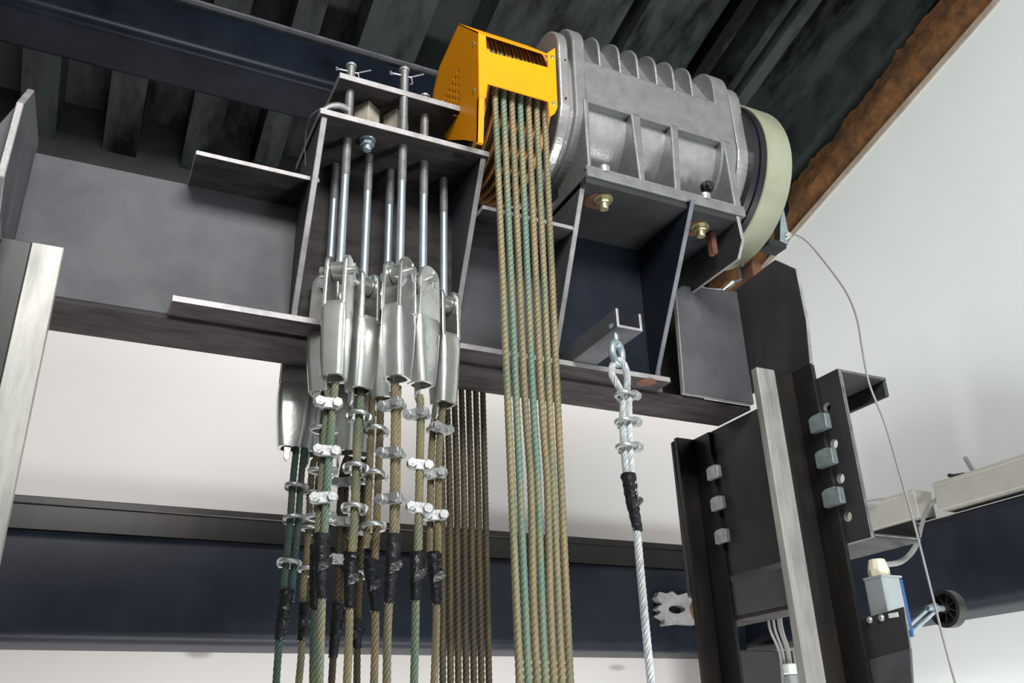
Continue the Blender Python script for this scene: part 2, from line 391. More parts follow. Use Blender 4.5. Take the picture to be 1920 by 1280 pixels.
# left end plate with angled wing
t = thing('end_plate', 'pale grey steel end plate with slanted wing at the left end of the beam', 'plate', (-0.15, 1.2, 0.64))
P = [(WY + 0.012, 0.873), (1.147, 0.845), (1.085, 0.775), (1.075, 0.655), (1.110, 0.620), (WY + 0.012, 0.624)]
G().prism(P, 'x', -0.159, -0.150, 0, 1).build('plate_body', ['beam_paint', 'beam_cut'], t, bevel=0.001)
Q = [oY(a, b, 1.09) for a, b in [(38, 187), (-75, 315), (-80, 470), (4, 440), (2, 330)]]
G().prism([(p.x - 0.004, p.z) for p in Q], 'y', 1.10, 1.108, 0, 1).build('wing', ['beam_paint', 'beam_cut'], t, bevel=0.001)

# ------------------------------------------------------------------ rope hitch bracket
t = thing('rope_hitch_bracket', 'grey welded rope hitch bracket with two plates left of the yellow guard', 'bracket', (0.4, 1.22, 0.94))
HZ = 0.938
g = G().box((0.243, 1.155, HZ), (0.541, 1.325, HZ + 0.012), 0); g.M = [0, 0, 1, 1, 0, 1]
g.build('lower_plate', ['under_shade_paint', 'beam_cut'], t, bevel=0.001)
for X0 in (0.247, 0.527):
    P = [(1.160, HZ), (WY, HZ), (WY, ZB + 0.009), (1.286, ZB + 0.009), (1.278, 0.645 if X0 < 0.4 else 0.70)]
    G().prism(P, 'x', X0, X0 + 0.010, 0, 1).build('side_gusset', ['beam_paint', 'beam_cut'], t, bevel=0.001)
G().box((0.2575, WY - 0.004, ZB + 0.010), (0.5265, WY - 0.0005, HZ)).build('shade_plate', ['under_shade_paint'], t)  # dark sheet over the web, paints the shade under the hitch plate
UZ = 1.040
g = G().box((0.276, 1.178, UZ), (0.520, 1.330, UZ + 0.013), 0); g.M = [0, 0, 1, 1, 0, 1]
g.build('upper_plate', ['under_shade_paint', 'beam_cut'], t, bevel=0.001)
for (px, py, ang) in ((688, 218, 0.6), (742, 232, 0.5)):
    p = oZ(px, py, HZ + 0.03); gg = G().box((-0.016, -0.016, 0), (0.016, 0.016, UZ - HZ - 0.012))
    gg.xf(Matrix.Translation((oY(px, py, 1.235).x, 1.235, HZ + 0.012)) @ Matrix.Rotation(ang, 4, 'Z')); gg.build('rubber_pad', ['pad_rubber'], t, bevel=0.001)
p = oZ(689, 262, HZ)
g = G().hexa(p + Vector((0, 0, 0.0)), (0, 0, -1), 0.0125, 0.013).tube(p, p + Vector((0, 0, -0.0025)), 0.0138, n=24).tube(p, p + Vector((0, 0, -0.022)), 0.0070)
g.build('plate_nut', ['zinc_blue'], t, bevel=0.0008)
p = oZ(857, 217, UZ); G().tube(p + Vector((-0.008, 0, 0)), p + Vector((0.008, 0, 0)), 0.0022).build('spare_pin', ['brass_zinc'], t)
p = oZ(860, 291, HZ); G().box((p.x - 0.010, p.y - 0.006, HZ - 0.0006), (p.x + 0.010, p.y + 0.006, HZ + 0.002)).build('slot', ['black_rubber'], t)
# coil spring on the lower plate edge
c = oY(622, 204, 1.18); g = G()
P = []
for i in range(161):
    a = i / 160; P.append(oY(603 + 50 * a, 209 - 5 * a + 2 * a * a - 34 * a * (1 - a), 1.172))
Q = []
for i in range(480):
    f_ = i / 479 * 160; k = int(min(159, f_)); q = Vector(P[k]).lerp(Vector(P[k + 1]), f_ - k)
    a = 2 * math.pi * i / 20; Q.append(q + Vector((0, 0.004 * math.cos(a), 0.006 * math.sin(a))))
g.wire(Q, 0.0010, n=5)
s_ = g.build('coil_spring', ['zinc_dull'], None, smooth=True)
tag(s_, 'small silver coil spring at the left corner of the lower hitch plate', 'spring')
g = G(); P = catmull([oY(600, 204, 1.17), oY(583, 218, 1.19), oY(574, 245, 1.22), oY(572, 290, 1.25), oY(575, 340, 1.27)], 10); g.wire(P, 0.0009, n=6)
tag(g.build('thin_wire', ['cable_grey'], None, smooth=True), 'thin grey wire drooping at the left side of the hitch bracket', 'wire')

# ------------------------------------------------------------------ rods
def rod_obj(px, py, zbot, ztop, label, cotter):
    p = oZ(px, py, HZ); t = thing('threaded_rod', label, 'rod', (p.x, p.y, zbot), 'rope hitch rods')
    G().tube((p.x, p.y, zbot), (p.x, p.y, zbot + (HZ - zbot) * 0.62 + 0.02), 0.0068, n=20).build('shank', ['zinc_blue'], t, smooth=True)
    g = G(); z = zbot + (HZ - zbot) * 0.62 + 0.02; pr_ = []
    k = int((ztop - z) / 0.0022)
    for i in range(k + 1):
        zz = z + (ztop - z) * i / k; pr_.append((zz, 0.0078 if i % 2 else 0.0070))
    g.lathe([(z, 0.001)] + pr_ + [(ztop + 0.001, 0.006), (ztop + 0.001, 0.0001)], (p.x, p.y, 0), n=20, axis='z')
    g.build('thread', ['thread_steel'], t, smooth=False)
    # eye barrel at the bottom that the socket pin passes through
    if cotter:
        zc = ztop - 0.016; g = G()
        g.wire([(p.x - 0.022, p.y, zc), (p.x - 0.026, p.y, zc + 0.003), (p.x - 0.026, p.y, zc - 0.004), (p.x - 0.020, p.y, zc - 0.001), (p.x + 0.010, p.y - 0.002, zc), (p.x + 0.034, p.y - 0.006, zc + 0.012)], 0.0014, n=6)
        g.wire([(p.x - 0.020, p.y, zc), (p.x + 0.012, p.y - 0.003, zc - 0.001), (p.x + 0.014, p.y - 0.004, zc - 0.014), (p.x + 0.008, p.y - 0.009, zc - 0.022)], 0.0014, n=6)
        g.build('cotter_pin', ['zinc_dull'], t, smooth=True)
        G().tube((p.x, p.y, ztop - 0.005), (p.x, p.y, ztop), 0.0094, n=20).build('rod_head', ['zinc_dull'], t, smooth=True, bevel=0.0006)
    return p

# ------------------------------------------------------------------ wedge socket prototype (origin: pin centre)
def make_socket():
    t = thing('wedge_socket', '', 'wedge socket', (0, 0, 0))
    def sec(z, w_, d_, r, cy=0.0, n=5):
        P = []
        for cx_, cy_, a0 in ((w_ / 2 - r, -d_ / 2 + r, -90), (w_ / 2 - r, d_ / 2 - r, 0), (-w_ / 2 + r, d_ / 2 - r, 90), (-w_ / 2 + r, -d_ / 2 + r, 180)):
            for i in range(n + 1):
                a = math.radians(a0 + 90 * i / n); P.append(Vector((cx_ + r * math.cos(a), cy + cy_ + r * math.sin(a), z)))
        return P
    S = [(-0.062, 0.034, 0.046, 0.003), (-0.070, 0.036, 0.050, 0.006), (-0.090, 0.038, 0.052, 0.008), (-0.135, 0.037, 0.047, 0.009), (-0.176, 0.036, 0.038, 0.010), (-0.180, 0.0355, 0.037, 0.010)]
    I = [(-0.180, 0.028, 0.027, 0.009), (-0.150, 0.028, 0.030, 0.008), (-0.070, 0.024, 0.036, 0.004)]
    g = G(); rings = [sec(*s_) for s_ in S] + [sec(*s_) for s_ in I]; n = len(rings[0]); V = [v for r_ in rings for v in r_]
    Fc = []
    for i in range(len(rings) - 1):
        for j in range(n): Fc.append((i * n + (j + 1) % n, i * n + j, (i + 1) * n + j, (i + 1) * n + (j + 1) % n))
    Fc.append(tuple(range((len(rings) - 1) * n, len(rings) * n)))
    # ring between outer top and inner top: closes the top of the body
    Fc.append(tuple(range(n)))
    g.add(V, Fc); g.build('socket_body', ['zinc'], t, smooth=True)
    for sgn in (-1, 1):
        P = []
        for i in range(13):
            a = math.radians(180 * i / 12); P.append((0.0225 * math.cos(a), 0.004 + 0.021 * math.sin(a)))
        P += [(-0.0245, -0.070), (0.0245, -0.070)]
        x0 = sgn * 0.0145; G().prism(P, 'x', x0 - 0.0032, x0 + 0.0032).build('fork_prong', ['zinc'], t, bevel=0.0014, seg=2)
    g = G().tube((-0.027, 0, 0), (0.028, 0, 0), 0.0065, n=20).tube((-0.030, 0, 0), (-0.024, 0, 0), 0.0095, n=20)
    pin = g.build('clevis_pin', ['zinc_dull'], t, smooth=True)
    G().wire([(0.024, 0, 0.012), (0.024, 0, 0.0), (0.0245, -0.002, -0.010), (0.028, -0.006, -0.022), (0.031, -0.004, -0.027), (0.027, 0, -0.020), (0.0235, 0.002, -0.010)], 0.0013, n=6).build('cotter_pin', ['zinc_dull'], pin, smooth=True)
    G().tube((-0.0105, 0, 0), (0.0105, 0, 0), 0.0155, n=28).build('rod_eye', ['zinc'], t, smooth=True, bevel=0.0015, seg=2)
    P = [(-0.004, -0.150), (0.010, -0.150), (0.009, -0.198), (0.004, -0.206), (-0.001, -0.198)]
    G().prism(P, 'x', -0.0135, -0.0095).build('wedge', ['zinc'], t, bevel=0.0006)
    return t
proto_socket = make_socket(); socket_used = [False]
def socket(p, yaw, label, group):
    if not socket_used[0]:
        o = proto_socket; socket_used[0] = True; o.location = p; o.rotation_euler = (0, 0, yaw)
    else: o = copy_tree(proto_socket, p, yaw)
    tag(o, label, 'wedge socket', group); return o

# ------------------------------------------------------------------ wire rope clip prototype (origin: rope centre)
def make_clip():
    t = thing('rope_clip', '', 'clip', (0, 0, 0))
    # saddle in front (-y), u-bolt wraps behind
    P = []
    for i in range(25):
        a = 2 * math.pi * i / 24
        P.append((0.0205 * math.copysign(abs(math.cos(a)) ** 0.7, math.cos(a)), 0.0085 * math.copysign(abs(math.sin(a)) ** 0.8, math.sin(a))))
    P = P[:-1]
    G().prism(P, 'y', -0.013, -0.005).build('saddle', ['zinc_dull'], t, bevel=0.0015, seg=2)
    Q = [(-0.0125, -0.020, 0), (-0.0125, 0.002, 0)]
    for i in range(9):
        a = math.radians(180 - 180 * i / 8); Q.append((0.0125 * math.cos(a), 0.004 + 0.0125 * math.sin(a), 0))
    Q += [(0.0125, 0.002, 0), (0.0125, -0.020, 0)]
    G().wire(Q, 0.0036, n=10).build('u_bolt', ['zinc_dull'], t, smooth=True)
    for sx in (-1, 1):
        G().hexa((sx * 0.0125, -0.013, 0), (0, -1, 0), 0.0078, 0.0065).build('nut', ['zinc_dull'], t, bevel=0.0007)
    return t
proto_clip = make_clip(); clip_used = [False]
def clip(p, yaw, label, tilt=0.0, sc=1.0):
    if not clip_used[0]: o = proto_clip; clip_used[0] = True; o.location = p; o.rotation_euler = (0, tilt, yaw)
    else: o = copy_tree(proto_clip, p, yaw); o.rotation_euler = (0, tilt, yaw)
    tag(o, label, 'clip', 'wire rope clips on the rope ends'); return o

# ------------------------------------------------------------------ hitch ropes with sockets, clips and tape
def D(a): return math.radians(a)
RR = 0.0058
# name, rod underside px (or None), depth, pin px, yaw, rope px path, clips [(px,py,yaw)], tape (y0,y1), dead offset, material, words
SETS = [
 dict(nm='front-left', rod=(651,262), pin=(650,511), yaw=-32, path=[(629,716),(622,790),(616,870),(610,969),(605,1060),(603,1137),(598,1290)], clips=[(615,757,-14),(623,848,-16),(612,935,-14)], tape=(1000,1122), dd=(-0.006,0.010), m='rope_green',
      who="open-forked front socket nearest the left gusset"),
 dict(nm='second', rod=(692,292), pin=(688,538), yaw=18, path=[(678,724),(674,770),(669,837),(664,969),(657,1062),(655,1175),(650,1290)], clips=[(668,775,165),(662,872,165),(660,948,165)], tape=(1035,1140), dd=(0.005,0.010), m='rope_olive',
      who="olive-tinted socket right of the open-forked one"),
 dict(nm='middle', rod=(755,275), pin=(750,514), yaw=-50, path=[(741,718),(740,780),(739,856),(737,987),(733,1081),(727,1175),(725,1290)], clips=[(730,758,-52),(728,848,-52),(727,935,-50)], tape=(1000,1130), dd=(0.008,0.010), m='rope_brown',
      who="bright broad socket in mid-cluster"),
 dict(nm='fourth', rod=(795,305), pin=(800,532), yaw=-62, path=[(787,740),(788,790),(787,837),(784,987),(780,1081),(779,1175),(776,1290)], clips=[(780,775,-48),(784,872,-14),(783,953,-14)], tape=(1035,1125), dd=(0.006,0.012), m='rope_olive',
      who="tall narrow socket second from the right"),
 dict(nm='right', rod=(832,335), pin=(841,572), yaw=12, path=[(832,755),(827,800),(823,860),(821,1025),(819,1100),(818,1175),(814,1290)], clips=[(829,805,15),(827,890,-30),(823,968,-14)], tape=(1035,1132), dd=(-0.009,0.010), m='rope_brown',
      who='rightmost socket beside the back ropes'),
 dict(nm='rear left', rod=(630,310), pin=(609,545), yaw=58, path=[(612,745),(606,800),(604,867),(597,1010),(590,1119),(587,1290)], clips=[(595,802,110),(593,880,110),(590,967,110)], tape=(1020,1142), dd=(0.004,0.012), m='rope_teal',
      who="pale flat-sided socket behind the cluster's left side"),
 dict(nm='rear middle', rod=(732,320), pin=(712,556), yaw=-20, path=[(714,745),(713,800),(711,856),(706,987),(702,1081),(704,1175),(701,1290)], clips=[(713,805,160),(713,888,160),(711,985,160)], tape=(1050,1147), dd=(-0.013,0.004), m='rope_brown',
      who="shadowed socket behind the bright broad one"),
]
def tape_mesh(P, r):
    g = G(); Q = [P[0]]
    for a, b in zip(P, P[1:]):
        k = max(1, int((b - a).length / 0.004)); Q += [a.lerp(b, (i + 1) / k) for i in range(k)]
    V = []; n = 14
    for i, p in enumerate(Q):
        f_ = i / max(1, len(Q) - 1); rr = r * (2.05 - 0.80 * f_)
        for j in range(n):
            a = 2 * math.pi * j / n
            q = rr * (1 + 0.07 * math.sin(5 * f_ * 9 + a * 2) + 0.14 * (rnd.random() - 0.5) * (1 - 0.5 * f_))
            V.append(p + Vector((math.cos(a) * q, math.sin(a) * q, 0.002 * (rnd.random() - 0.5))))
    Fc = []
    for i in range(len(Q) - 1):
        for j in range(n): Fc.append((i * n + j, i * n + (j + 1) % n, (i + 1) * n + (j + 1) % n, (i + 1) * n + j))
    Fc += [tuple(range(n)), tuple(range((len(Q) - 1) * n, len(Q) * n))]
    g.add(V, Fc)
    if rnd.random() < 0.55: return g
    # loose flap of tape end
    k = len(Q) // 2; p = Q[k]; a = rnd.random() * 1.2 - 0.6
    f0 = [p + Vector((-r, -r * 1.6, 0.004)), p + Vector((r * 1.3, -r * 1.9, 0.010)), p + Vector((r * 2.0, -r * 2.2, 0.012 + 0.01 * a)), p + Vector((r * 1.9, -r * 2.4, 0.002)), p + Vector((r, -r * 2.0, -0.004)), p + Vector((-r * 1.2, -r * 1.7, -0.010))]
    g.add(f0 + [q + Vector((0, 0.0008, 0)) for q in f0], [(0,1,4,5),(1,2,3,4),(11,10,7,6),(10,9,8,7),(0,6,7,1),(1,7,8,2),(2,8,9,3),(3,9,10,4),(4,10,11,5),(5,11,6,0)])
    return g
def rope_set(S, depth, rank):
    P = [oY(a, b, depth) for a, b in S['path']]
    pc = catmull(P, 4)
    nm = S['who']
    t = G().wire(pc, RR, n=24, lobes=6, pitch=0.058, step=0.0042, depth=0.34)
    ro = t.build('wire_rope', [S['m']], None, smooth=True)
    tag(ro, 'hitch rope under the ' + nm, 'rope', 'hitch ropes below the sockets')
    # dead end of the rope folded back out of the socket, down to the tape
    dx, dy = S['dd']; y1 = S['tape'][0] + 30
    Q = []
    for (a, b), p in zip(S['path'], P):
        if b < y1: Q.append(p + Vector((dx, dy, 0)))
    a0 = Q[-1]; Q.append(oY(S['path'][len(Q) - 1][0], y1, depth) + Vector((dx * 0.7, dy * 0.7, 0)) if False else a0 + Vector((0, 0, -0.03)))
    de = G().wire(catmull(Q, 4), RR * 0.97, n=24, lobes=6, pitch=0.058, step=0.0042, depth=0.34).build('dead_end', [S['m']], ro, smooth=True)
    # tape
    def at_y(y):
        for (p, q) in zip(S['path'], S['path'][1:]):
            if p[1] <= y <= q[1]:
                f_ = (y - p[1]) / (q[1] - p[1]); return oY(p[0] + (q[0] - p[0]) * f_, y, depth)
    T = [at_y(S['tape'][0] + (S['tape'][1] - S['tape'][0]) * i / 6) + Vector((dx * 0.45, dy * 0.45, 0)) * (1 - i / 6) for i in range(7)]
    tape_mesh(T, RR).build('tape_wrap', ['tape'], ro, smooth=True)
    words = ['topmost', 'middle', 'lowest']
    for k, (a, b, yw) in enumerate(S['clips']):
        p = oY(a, b, depth) if False else oY(a, b, depth + 0.0)
        q = at_y(b); p = Vector((q.x + dx * 0.5 + (p.x - q.x) * 0.3, q.y + dy * 0.5, p.z))
        clip(p, D(yw), words[k] + ' rope clip below the ' + short(nm), tilt=0.06 * (rnd.random() - 0.5) * 4)
def short(nm):
    return nm
for i, S in enumerate(SETS):
    p = oZ(*S['rod'], HZ); pin = oY(*S['pin'], p.y)
    up = {0: 1.098, 1: 0.975, 2: 1.106, 3: 1.085, 4: 0.965, 5: 0.98, 6: 0.985}[i]
    rod_obj(*S['rod'], pin.z + 0.005, up, 'threaded zinc rod above the ' + S['who'], i in (0, 2, 3))
    socket(Vector((p.x, p.y, pin.z)), D(S['yaw']), S['who'], 'wedge sockets on the hitch rods')
    rope_set(S, p.y, i)
# sockets behind the beam (second hitch), only their lower parts show
BACK = [
 dict(pin=(556,655), yaw=84, bot=835, path=[(556,838),(549,905),(543,990),(533,1090),(525,1180),(517,1290)], clips=[(541,910,150),(538,970,150),(532,1053,170)], tape=(1105,1200), dd=(0.013,0.0), m='rope_teal', Y=1.43,
      who="large flat socket hanging low behind the beam"),
 dict(pin=(598,668), yaw=40, path=[(598,858),(585,880),(577,1025),(569,1100),(566,1212),(559,1290)], clips=[(578,925,130),(573,990,120),(573,1067,130)], tape=(1130,1200), dd=(0.012,0.0), m='rope_brown', Y=1.44,
      who="narrow rear socket beside the large flat one"),
 dict(pin=(655,668), yaw=-30, path=[(652,855),(641,894),(634,1025),(630,1137),(621,1290)], clips=[(643,905,-20),(637,978,-20),(634,1050,-10)], tape=(1130,1232), dd=(0.010,0.006), m='rope_dark', Y=1.44,
      who="dim rear socket behind the open-forked one"),
 dict(pin=(690,672), yaw=10, path=[(690,860),(684,890),(677,1025),(671,1156),(669,1290)], clips=[(685,910,150),(681,1003,160),(676,1075,160)], tape=(1160,1215), dd=(-0.010,0.006), m='rope_dark', Y=1.44,
      who='dim rear socket behind the olive-tinted one'),
]
for S in BACK:
    pin = oY(*S['pin'], S['Y']); so = socket(pin, D(S['yaw']), S['who'], 'wedge sockets behind the beam')
    rope_set(S, S['Y'], 0)
    G().tube(pin, (pin.x, pin.y, 0.84), 0.0068, n=16).build('rod', ['zinc_blue'], so, smooth=True)

# ------------------------------------------------------------------ hoist machine
AX = Vector((0, 1.268, 1.112))               # axis height and depth
FY = 1.122                                    # front plane of the casting
TY = D(-1.5)
t = thing('hoist_machine', 'grey cast gearless hoist machine with ribbed housing and green-grey motor drum', 'hoist machine', (0.72, 1.25, 0.93))
def machine_part(name, g, mats, **kw): return g.build(name, mats, t, **kw)
# round body
g = G().lathe([(0.70, 0.03), (0.70, 0.128), (1.075, 0.128), (1.075, 0.03)], (0, AX.y, AX.z), n=96)
machine_part('housing', g, ['machine_cast'], smooth=True)
# front flat band
g = G().prism([(FY, 1.098), (FY + 0.02, 1.098), (FY + 0.02, 1.198), (FY + 0.006, 1.204), (FY, 1.194)], 'x', 0.728, 1.078)
machine_part('front_band', g, ['machine_paint'], bevel=0.002)
# vertical ribs between the pockets
for (xa, xb, xc, xd) in ((0.722, 0.733, 0.720, 0.728), (0.826, 0.848, 0.830, 0.842), (0.918, 0.936, 0.908, 0.922), (1.045, 1.066, 1.048, 1.066)):
    g = G(); yb = AX.y - 0.03
    V = []
    for yy in (FY, yb):
        V += [(xa, yy, 1.104), (xb, yy, 1.104), (xd, yy, 0.940), (xc, yy, 0.940)]
    g.add(V, [(0,1,2,3)[::-1], (4,5,6,7), (0,4,5,1)[::-1], (1,5,6,2)[::-1], (2,6,7,3)[::-1], (3,7,4,0)[::-1]])
    machine_part('side_rib', g, ['machine_paint'], bevel=0.003, seg=2)
# foot
g = G().box((0.716, FY - 0.002, 0.928), (1.072, 1.42, 0.945)).box((0.716, FY - 0.001, 0.938), (1.072, FY + 0.010, 0.952))
machine_part('foot', g, ['machine_paint'], bevel=0.002)
# rounded ribs on the shoulder
def shoulder(x0, x1, y0, zt, r, zlow, yb):
    P = [(y0, zlow)]
    for i in range(13):
        a = math.radians(180 - 90 * i / 12); P.append((y0 + r + r * math.cos(a), zt - r + r * math.sin(a)))
    P += [(yb, zt - 0.012), (yb, zlow)]
    return G().prism(P, 'x', x0, x1, 0, 1)
g = G().prism([(FY + 0.003, 1.186), (FY + 0.012, 1.203), (FY + 0.030, 1.238), (FY + 0.055, 1.292), (AX.y + 0.05, 1.292), (AX.y + 0.05, 1.186)], 'x', 0.735, 1.075)
machine_part('shoulder', g, ['machine_cast'], bevel=0.004, seg=2)
for x1 in (0.770, 0.816, 0.858, 0.902, 0.944, 0.988):
    machine_part('cooling_rib', shoulder(x1 - 0.006, x1, FY, 1.300, 0.062, 1.190, AX.y), ['machine_paint', 'machine_cast'], bevel=0.0022, seg=2)  # rib sides take the darker paint as painted shade
# end flanges: flat front, rounded shoulder, curved belly
def flange(x0, x1, y0, zt, r, rb, zflat, m='machine_paint'):
    P = []
    for i in range(13):
        a = math.radians(180 - 90 * i / 12); P.append((y0 + r + r * math.cos(a), zt - r + r * math.sin(a)))
    yb = 2 * AX.y - y0
    for i in range(13):
        a = math.radians(90 - 90 * i / 12); P.append((yb - r + r * math.cos(a), zt - r + r * math.sin(a)))
    a0 = math.asin(max(-1, min(1, (zflat - AX.z) / rb)))
    for i in range(33):
        a = a0 + (-math.pi - 2 * a0) * i / 32; P.append((AX.y + rb * math.cos(a), AX.z + rb * math.sin(a)))
    return G().prism(P, 'x', x0, x1)
machine_part('end_flange', flange(0.672, 0.694, FY - 0.004, 1.280, 0.066, 0.150, 1.075), ['machine_cast'], bevel=0.004, seg=3)
machine_part('end_flange', flange(0.694, 0.712, FY + 0.012, 1.235, 0.060, 0.138, 1.075), ['machine_cast'], bevel=0.002)
machine_part('end_flange', flange(0.706, 0.734, FY - 0.001, 1.302, 0.066, 0.147, 1.075), ['machine_paint'], bevel=0.004, seg=3)
machine_part('end_flange', flange(1.040, 1.079, FY, 1.305, 0.062, 0.147, 1.085), ['machine_paint'], bevel=0.003, seg=3)
machine_part('end_cover', flange(1.083, 1.112, FY + 0.004, 1.290, 0.066, 0.145, 1.095), ['machine_cast'], bevel=0.003, seg=3)
# motor: black rings then the green drum
c0 = (0, AX.y + 0.005, AX.z + 0.002)
machine_part('black_ring', G().lathe([(1.108, 0.05), (1.108, 0.168), (1.120, 0.170), (1.1205, 0.165), (1.1225, 0.165), (1.123, 0.173), (1.140, 0.175), (1.140, 0.05)], c0, n=128), ['black_rubber'], smooth=True)
machine_part('motor_drum', G().lathe([(1.136, 0.05), (1.136, 0.176), (1.138, 0.1785), (1.196, 0.1785), (1.200, 0.176), (1.200, 0.05), (1.200, 0.0)], c0, n=160), ['drum_green'], smooth=True)
p = oY(1322, 352, FY + 0.03)
machine_part('drain_plug', G().tube(p, p + Vector((0, -0.012, -0.004)), 0.013, 0.012, n=20).tube(p + Vector((0, -0.012, -0.004)), p + Vector((0, -0.02, -0.006)), 0.009, 0.007, n=20), ['black_rubber'], smooth=True, bevel=0.001)
for (px, py) in ((1133, 332), (1322, 378)):
    p = oY(px, py, FY + 0.006); machine_part('boss', G().lathe([(-0.004, 0.0), (-0.004, 0.010), (0.004, 0.012), (0.008, 0.012)], (p.x, p.y, 0.950), n=24, axis='z'), ['machine_cast'], smooth=True)
for (px, py) in ((1060, 112), (1062, 183)):
    p = oY(px, py, FY - 0.004); machine_part('drill_hole', G().tube(p, p + Vector((0, 0.003, 0)), 0.0018, n=12), ['black_rubber'])
g = G().box((0.86, AX.y - 0.02, 1.285), (0.985, AX.y + 0.08, 1.345)); machine_part('terminal_box', g, ['dark_plate'], bevel=0.003)
p = oY(1392, 152, 1.30); g = G().box((1.15, 1.29, 1.31), (1.245, 1.37, 1.352)); machine_part('brake_cover', g, ['dark_plate'], bevel=0.002)
# sheave with seven grooves
SR = 0.150; SX0 = 0.536; SP = 0.0166
pf = [(0.520, 0.03), (0.520, SR - 0.012)]
pf += [(0.5215, SR + 0.006), (SX0 - 0.0074, SR + 0.006)]
for i in range(7):
    xc = SX0 + i * SP
    for k in range(7):
        a = math.pi * (k / 6); pf.append((xc - 0.0064 * math.cos(a), SR - 0.001 - 0.0068 * math.sin(a)))
    pf += [(xc + 0.0074, SR + 0.006), (xc + SP - 0.0074 if i < 6 else 0.650, SR + 0.006)]
pf += [(0.654, SR + 0.003), (0.654, 0.03)]
sh = thing('traction_sheave', 'orange-bronze grooved traction sheave inside the yellow guard', 'sheave', (0.59, AX.y, AX.z))
g = G().lathe(pf, (0, AX.y, AX.z), n=128)
for k_, f_ in enumerate(g.F):
    if sum(math.hypot(g.V[q].y - AX.y, g.V[q].z - AX.z) for q in f_) / 4 < SR - 0.002: g.M[k_] = 1
g.build('grooved_rim', ['sheave_orange', 'rope_dark'], sh, smooth=True)
G().lathe([(0.5185, 0.03), (0.5185, SR - 0.014)], (0, AX.y, AX.z), n=64).build('shade_disc', ['black_rubber'], sh)  # black disc added so the guard's vent holes look dark
G().tube((0.510, AX.y, AX.z), (0.69, AX.y, AX.z), 0.032, n=32).build('shaft', ['machine_cast'], sh, smooth=True)

# ------------------------------------------------------------------ hoist ropes over the sheave
cols = ['rope_olive', 'rope_green', 'rope_brown', 'rope_green', 'rope_brown', 'rope_olive', 'rope_brown']
ords = ['leftmost greenish', 'bright green second', 'brown third', 'green middle', 'brown fifth', 'olive sixth', 'rightmost brown']
RS = SR + 0.0005
bend = {2: [(0.52, 0.003), (0.38, 0.0065), (0.25, 0.003)], 3: [(0.50, 0.001), (0.33, -0.002), (0.25, 0.002)]}
for i in range(7):
    xt = SX0 + i * SP; xb = 0.5485 + i * 0.0123
    P = [Vector((xb - 0.001, AX.y - RS - 0.002, 0.03))]
    for k in range(1, 13):
        z = 0.03 + (AX.z - 0.03) * k / 13; f_ = (z - 0.03) / (AX.z - 0.03)
        dx = 0.0
        if i in (2, 3, 4): dx = (0.0045 if i != 3 else 0.002) * math.exp(-((z - 0.34) / 0.09) ** 2)
        P.append(Vector((xb + (xt - xb) * f_ + dx, AX.y - RS, z)))
    for k in range(41):
        a = math.pi - math.pi * k / 40; P.append(Vector((xt, AX.y + RS * math.cos(a), AX.z + RS * math.sin(a))))
    xbk = 0.6395 - 0.0135 * (6 - i)
    for k in range(1, 9):
        z = AX.z - (AX.z - 0.03) * k / 8; f_ = k / 8; P.append(Vector((xt + (xbk - xt) * min(1, f_ * 1.5), AX.y + RS, z)))
    g = G().wire(catmull(P, 2), RR, n=18, lobes=6, pitch=0.055, step=0.0046, depth=0.34)
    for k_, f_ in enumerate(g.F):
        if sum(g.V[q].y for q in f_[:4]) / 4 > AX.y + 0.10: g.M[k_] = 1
    o = g.build('hoist_rope', [cols[i], 'rope_dark'], None, smooth=True)
    tag(o, ords[i] + ' hoist rope of the seven running over the sheave', 'rope', 'seven hoist ropes over the sheave')

# ------------------------------------------------------------------ yellow guard
YG = 1.094
t = thing('sheave_guard', 'yellow painted steel guard with vent holes over the rope sheave', 'guard', (0.59, YG, 1.1))
FP = [(897,62),(911,66),(913,92),(917,97),(1028,126),(1026,99),(1041,89),(1046,200),(1041,212),(1031,219),(1028,190),(915,157),(912,183),(898,180)]
Q = [oY(a, b, YG) for a, b in FP]
G().prism([(p.x, p.z) for p in Q], 'y', YG, YG + 0.003).build('front_panel', ['yellow_paint'], t, bevel=0.0008)
xl = oY(897, 100, YG).x
SP_ = [oX(a, b, xl) for a, b in [(897,60),(860,44),(824,124),(815,160),(806,215),(838,262),(870,262),(896,266)]]
# vent holes: a triangular field of small vertical slots cut as openings
holes = [(859,134),(853,146),(859,147),(848,158),(853,160),(859,161),(842,170),(848,172),(853,173),(859,174),(836,181),(842,183),(848,184),(853,186),(859,187)]
side = G().prism([(p.y, p.z) for p in SP_], 'x', xl, xl + 0.0012).build('side_panel', ['yellow_paint'], t)
cut = G()
for (a, b) in holes:
    p = oX(a, b, xl); P = []
    for k in range(6):
        an = math.pi / 3 * k; P.append((p.y + 0.0042 * math.cos(an + math.pi / 2), p.z + 0.0054 * math.sin(an + math.pi / 2)))
    cut.prism(P, 'x', xl - 0.01, xl + 0.01)
co = cut.build('vent_cutter', ['yellow_paint'], None)
bm_ = side.modifiers.new('vents', 'BOOLEAN'); bm_.operation = 'DIFFERENCE'; bm_.object = co; bm_.solver = 'EXACT'
dg = bpy.context.evaluated_depsgraph_get(); me2 = bpy.data.meshes.new_from_object(side.evaluated_get(dg))
side.modifiers.clear(); side.data = me2; bpy.data.objects.remove(co)
